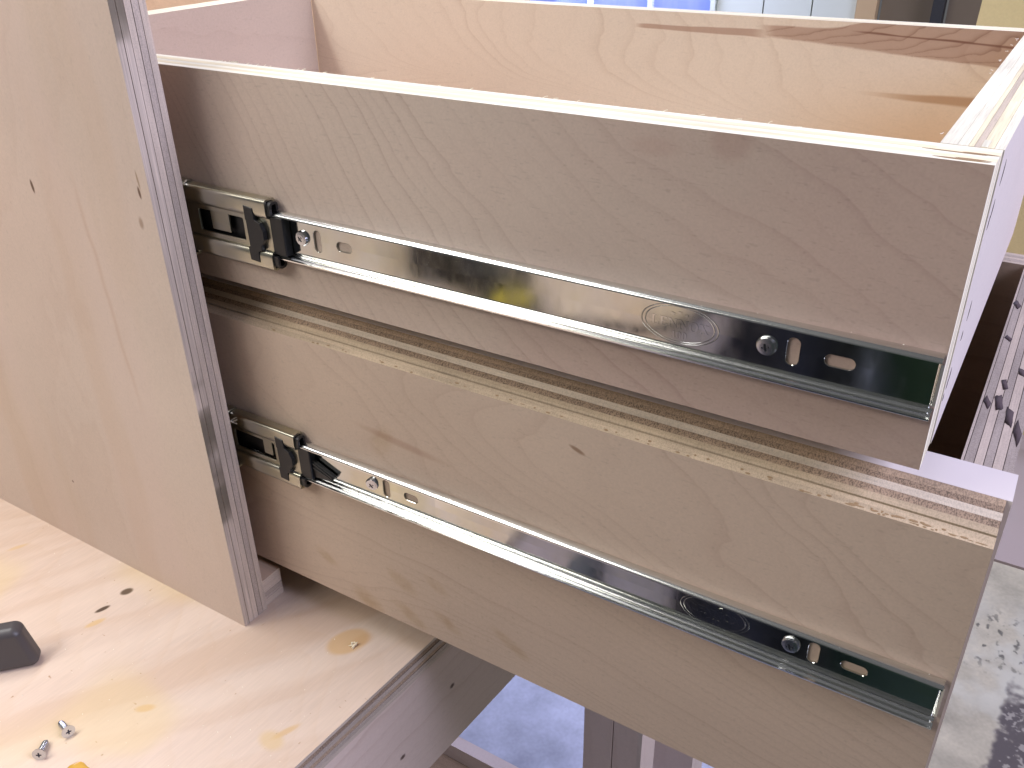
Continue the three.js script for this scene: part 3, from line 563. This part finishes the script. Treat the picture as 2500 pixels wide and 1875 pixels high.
// grey tool end
{
  const d = new THREE.Vector3(0.68, 0, -0.733), g = new RoundedBoxGeometry(0.09, 0.0255, 0.012, 6, 0.0042);
  const p = g.attributes.position; for (let i = 0; i < p.count; i++) { const y = p.getY(i) / 0.0255 + 0.5, x = p.getX(i); p.setZ(i, p.getZ(i) - 0.0035 * y); if (x > 0.02) p.setX(i, x - 0.0065 * y * sstep(0.02, 0.045, x) + 0.0018 * Math.sin(y * 9) * sstep(0.03, 0.045, x) * 0.6); }
  g.computeVertexNormals();
  const t = thing('hand_tool', 'dark grey rubbery tool handle poking in from the left', 'tool', [-0.0895 - 0.0295 * 0, 0.01325, 0.0895]);
  const m = mesh(t, 'grip', g, new THREE.MeshStandardMaterial({ color: new THREE.Color().setRGB(0.062, 0.056, 0.058), roughness: 0.4 }));
  t.rotation.y = Math.atan2(0.733, 0.68); t.position.set(-0.0764 - 0.68 * 0.045 - 0.733 * 0.006, 0.0129, 0.082 + 0.733 * 0.045 - 0.68 * 0.006);
  mesh(t, 'bar', new RoundedBoxGeometry(0.12, 0.012, 0.012, 2, 0.002).translate(-0.1, 0, 0), M.channel);
}
// glue drop
{
  const g = new THREE.SphereGeometry(1, 28, 12, 0, Math.PI * 2, 0, Math.PI / 2); const p = g.attributes.position;
  for (let i = 0; i < p.count; i++) { const a = Math.atan2(p.getZ(i), p.getX(i)), k = 1 + 0.12 * Math.sin(a * 2 + 1) + 0.06 * Math.sin(a * 5); p.setXYZ(i, p.getX(i) * 0.0068 * k, p.getY(i) * 0.0016, p.getZ(i) * 0.0052 * k); }
  g.computeVertexNormals();
  const m = mesh(scene, 'glue_drop', g, new THREE.MeshPhysicalMaterial({ color: new THREE.Color().setRGB(0.62, 0.36, 0.06), roughness: 0.25, clearcoat: 0.6 }));
  m.position.set(0.0035, 0.0001, 0.1135); m.userData = { label: 'amber glue drop dried on the bench by the loose screws', category: 'glue' };
}
// curled shaving by the glue stain
{
  const l = []; for (let i = 0; i < 7; i++) { const a = new THREE.Vector3(rr(-2, 2), rr(0.1, 0.6), rr(-2.5, 2.5)), b = new THREE.Vector3(rr(-2, 2), rr(0.8, 2), rr(-2.5, 2.5)), c = new THREE.Vector3(rr(-2, 2), rr(0.1, 1), rr(-2.5, 2.5)); l.push(new THREE.TubeGeometry(new THREE.CatmullRomCurve3([a, b, c].map((v) => v.multiplyScalar(0.001))), 8, 0.0003, 5)); }
  const m = mesh(scene, 'wood_shaving', mergeGeometries(l), M.edgeCream); m.position.set(0.0645, 0.0003, -0.021); m.userData = { label: 'small pale wood shaving on the tan glue stain', category: 'shaving' };
}

// ------------------------------------------------------------------ behind the drawers
M.yellow = wood(veneer(512, 512, 0.5, 0.5, 1101, { base: S(212, 198, 150), dark: S(180, 160, 110), amp: 0.08, blotch: 0.05, pore: 0.02, ring: (u, v) => 26 * v + 4 * u }), 0.7);
const sheet = thing('plywood_sheet', 'yellowish plywood sheet standing upright beyond the right end of the drawers', 'plywood');
{ const b = plyBoard(sheet, 'sheet', [0, 420], [0, 470], [-12, 0], 'z', [M.edgePale, M.edgeTan, M.edgePale], M.yellow, M.yellow); }
sheet.position.set(0.2538, -0.02, -0.5); sheet.rotation.z = -0.035;
M.white = new THREE.MeshStandardMaterial({ color: new THREE.Color().setRGB(0.6, 0.64, 0.55), roughness: 0.55 });
M.oak = wood(T_eTan, 0.6); M.brown = new THREE.MeshStandardMaterial({ color: new THREE.Color().setRGB(0.16, 0.125, 0.085), roughness: 0.6 });
M.darkpost = new THREE.MeshStandardMaterial({ color: new THREE.Color().setRGB(0.02, 0.022, 0.026), roughness: 0.5 });
M.pane = new THREE.MeshStandardMaterial({ color: new THREE.Color().setRGB(0.1, 0.12, 0.2), emissive: new THREE.Color().setRGB(0.26, 0.34, 0.86), emissiveIntensity: 1.0, roughness: 0.3,
  emissiveMap: texture(256, 64, (a, b, c) => { const n = fbm(a * 9, b * 5, 1201, 3), k = sstep(0.62, 0.98, a); c[0] = 250 * (0.82 + 0.3 * n) * (1 - 0.5 * k * n); c[1] = 250 * (0.86 + 0.2 * n) * (1 - 0.4 * k * n); c[2] = 252; }) });
const wall = thing('back_wall', 'white boarded partition with a window far behind the drawers', 'partition');
{
  const zb = -2000, bd = (x0, x1, m, name, y0 = -900, y1 = 900, z = 0) => mesh(wall, name, box([x0 + 1.6, x1 - 1.6], [y0, y1], [zb - 30 + z, zb + z]), m);
  bd(-475, -360, M.white, 'board'); bd(-360, -247, M.white, 'board'); bd(-247, -148, M.white, 'board');
  for (const [a, b] of [[-1500, -1385], [-1385, -1270], [-1270, -1155], [-1155, -1040]]) bd(a, b, M.white, 'board');
  bd(-148, -102, new THREE.MeshStandardMaterial({ color: new THREE.Color().setRGB(0.5, 0.36, 0.2), roughness: 0.6 }), 'door_post', -900, 900, 12); bd(-99, 12, M.brown, 'door', -900, 900, -10); bd(12, 38, M.darkpost, 'post', -900, 900, 30); bd(38, 320, M.brown, 'door', -900, 900, -6);
  mesh(wall, 'board', box([-1038, -476], [-900, -120], [zb - 30, zb]), M.white); mesh(wall, 'board', box([-1038, -476], [560, 900], [zb - 30, zb]), M.white);
  const w = group(wall, 'window');
  mesh(w, 'frame', box([-488, -476], [-118, 558], [zb - 20, zb + 8]), M.white); mesh(w, 'frame', box([-1038, -1024], [-118, 558], [zb - 20, zb + 8]), M.white);
  for (const [a, b] of [[-824, -811], [-655, -642]]) mesh(w, 'muntin', box([a, b], [-118, 558], [zb - 16, zb + 2]), M.white);
  for (const [a, b] of [[-1023.5, -824.5], [-810.5, -655.5], [-641.5, -488.5]]) mesh(w, 'pane', box([a, b], [-118, 558], [zb - 12, zb - 8], true), M.pane);
}
// ------------------------------------------------------------------ things the polished rails mirror, in front of the bench
{
  const t = thing('dust_bin', 'dark green dust bin standing in front of the bench', 'bin', [0.43, -0.9, 0.88]);
  mesh(t, 'body', new THREE.LatheGeometry([[0, 0], [0.2, 0], [0.215, 0.02], [0.25, 0.93], [0.262, 0.95], [0.25, 0.97], [0, 0.985]].map(([a, b]) => new THREE.Vector2(a, b)), 40), new THREE.MeshStandardMaterial({ color: new THREE.Color().setRGB(0.026, 0.058, 0.034), roughness: 0.6 }));
  mesh(t, 'handle', new THREE.TorusGeometry(0.06, 0.01, 8, 24, Math.PI).translate(0, 0.985, 0), M.black);
  const u = thing('storage_chest', 'navy fabric storage chest standing beside the dust bin', 'chest', [0.0, -0.9, 0.8]);
  mesh(u, 'body', new RoundedBoxGeometry(0.28, 0.92, 0.5, 4, 0.04).translate(0.0, 0.46, 0.1), new THREE.MeshStandardMaterial({ color: new THREE.Color().setRGB(0.016, 0.017, 0.026), roughness: 0.8 }));
  mesh(u, 'handle', new THREE.TorusGeometry(0.05, 0.008, 8, 24, Math.PI).translate(0, 0.92, 0.1), M.black);
  const c = thing('charger_case', 'dark charger case with a steel ring on the bench front', 'case', [-0.2, 0, 0.44]);
  mesh(c, 'body', new RoundedBoxGeometry(0.085, 0.05, 0.06, 3, 0.006).translate(0, 0.025, 0), M.black); mesh(c, 'ring', new THREE.TorusGeometry(0.028, 0.0025, 8, 40).rotateX(Math.PI / 2).translate(-0.01, 0.052, 0), M.screw);
  mesh(c, 'battery', new RoundedBoxGeometry(0.06, 0.035, 0.05, 3, 0.006).translate(0.07, 0.018, -0.02), M.black);
  const p = thing('tape_measure', 'yellow and black tape measure on the bench front', 'tape measure', [-0.075, 0, 0.36]);
  mesh(p, 'case', new THREE.CylinderGeometry(0.03, 0.03, 0.028, 32).translate(0, 0.014, 0), M.black); mesh(p, 'cap', new THREE.CylinderGeometry(0.02, 0.022, 0.006, 32).translate(0, 0.031, 0), new THREE.MeshStandardMaterial({ color: new THREE.Color().setRGB(0.36, 0.28, 0.03), roughness: 0.5 }));
  const cv = new THREE.CatmullRomCurve3([[-0.045, 0.012, 0.37], [0.0, 0.006, 0.4], [0.05, 0.005, 0.42], [0.085, 0.005, 0.5]].map((v) => new THREE.Vector3(...v)));
  mesh(scene, 'cable', new THREE.TubeGeometry(cv, 40, 0.005, 8), M.black).userData = { label: 'black cable curving over the bench front', category: 'cable' };
}

// ------------------------------------------------------------------ lamps
for (const L of LAMPS) {
  const t = thing('strip_lamp', L.label, 'lamp', L.p);
  t.lookAt(new THREE.Vector3(...L.aim));                     // +z of a group points at the work
  mesh(t, 'housing', new THREE.BoxGeometry(L.w + 0.04, L.h + 0.04, 0.05).translate(0, 0, -0.03), M.white);
  mesh(t, 'diffuser', new THREE.BoxGeometry(L.w, L.h, 0.004).translate(0, 0, 0), new THREE.MeshStandardMaterial({ color: 0xffffff, emissive: L.c, emissiveIntensity: 3, roughness: 0.5 }));
  const a = new THREE.RectAreaLight(L.c, L.i, L.w, L.h); a.position.set(...L.p); a.lookAt(new THREE.Vector3(...L.aim)); a.translateZ(-0.006); scene.add(a);
}
for (const D of DAY) { const a = new THREE.RectAreaLight(D.c, D.i, D.w, D.h); a.position.set(...D.p); a.lookAt(new THREE.Vector3(...D.aim)); scene.add(a); }
renderer.render(scene, camera);
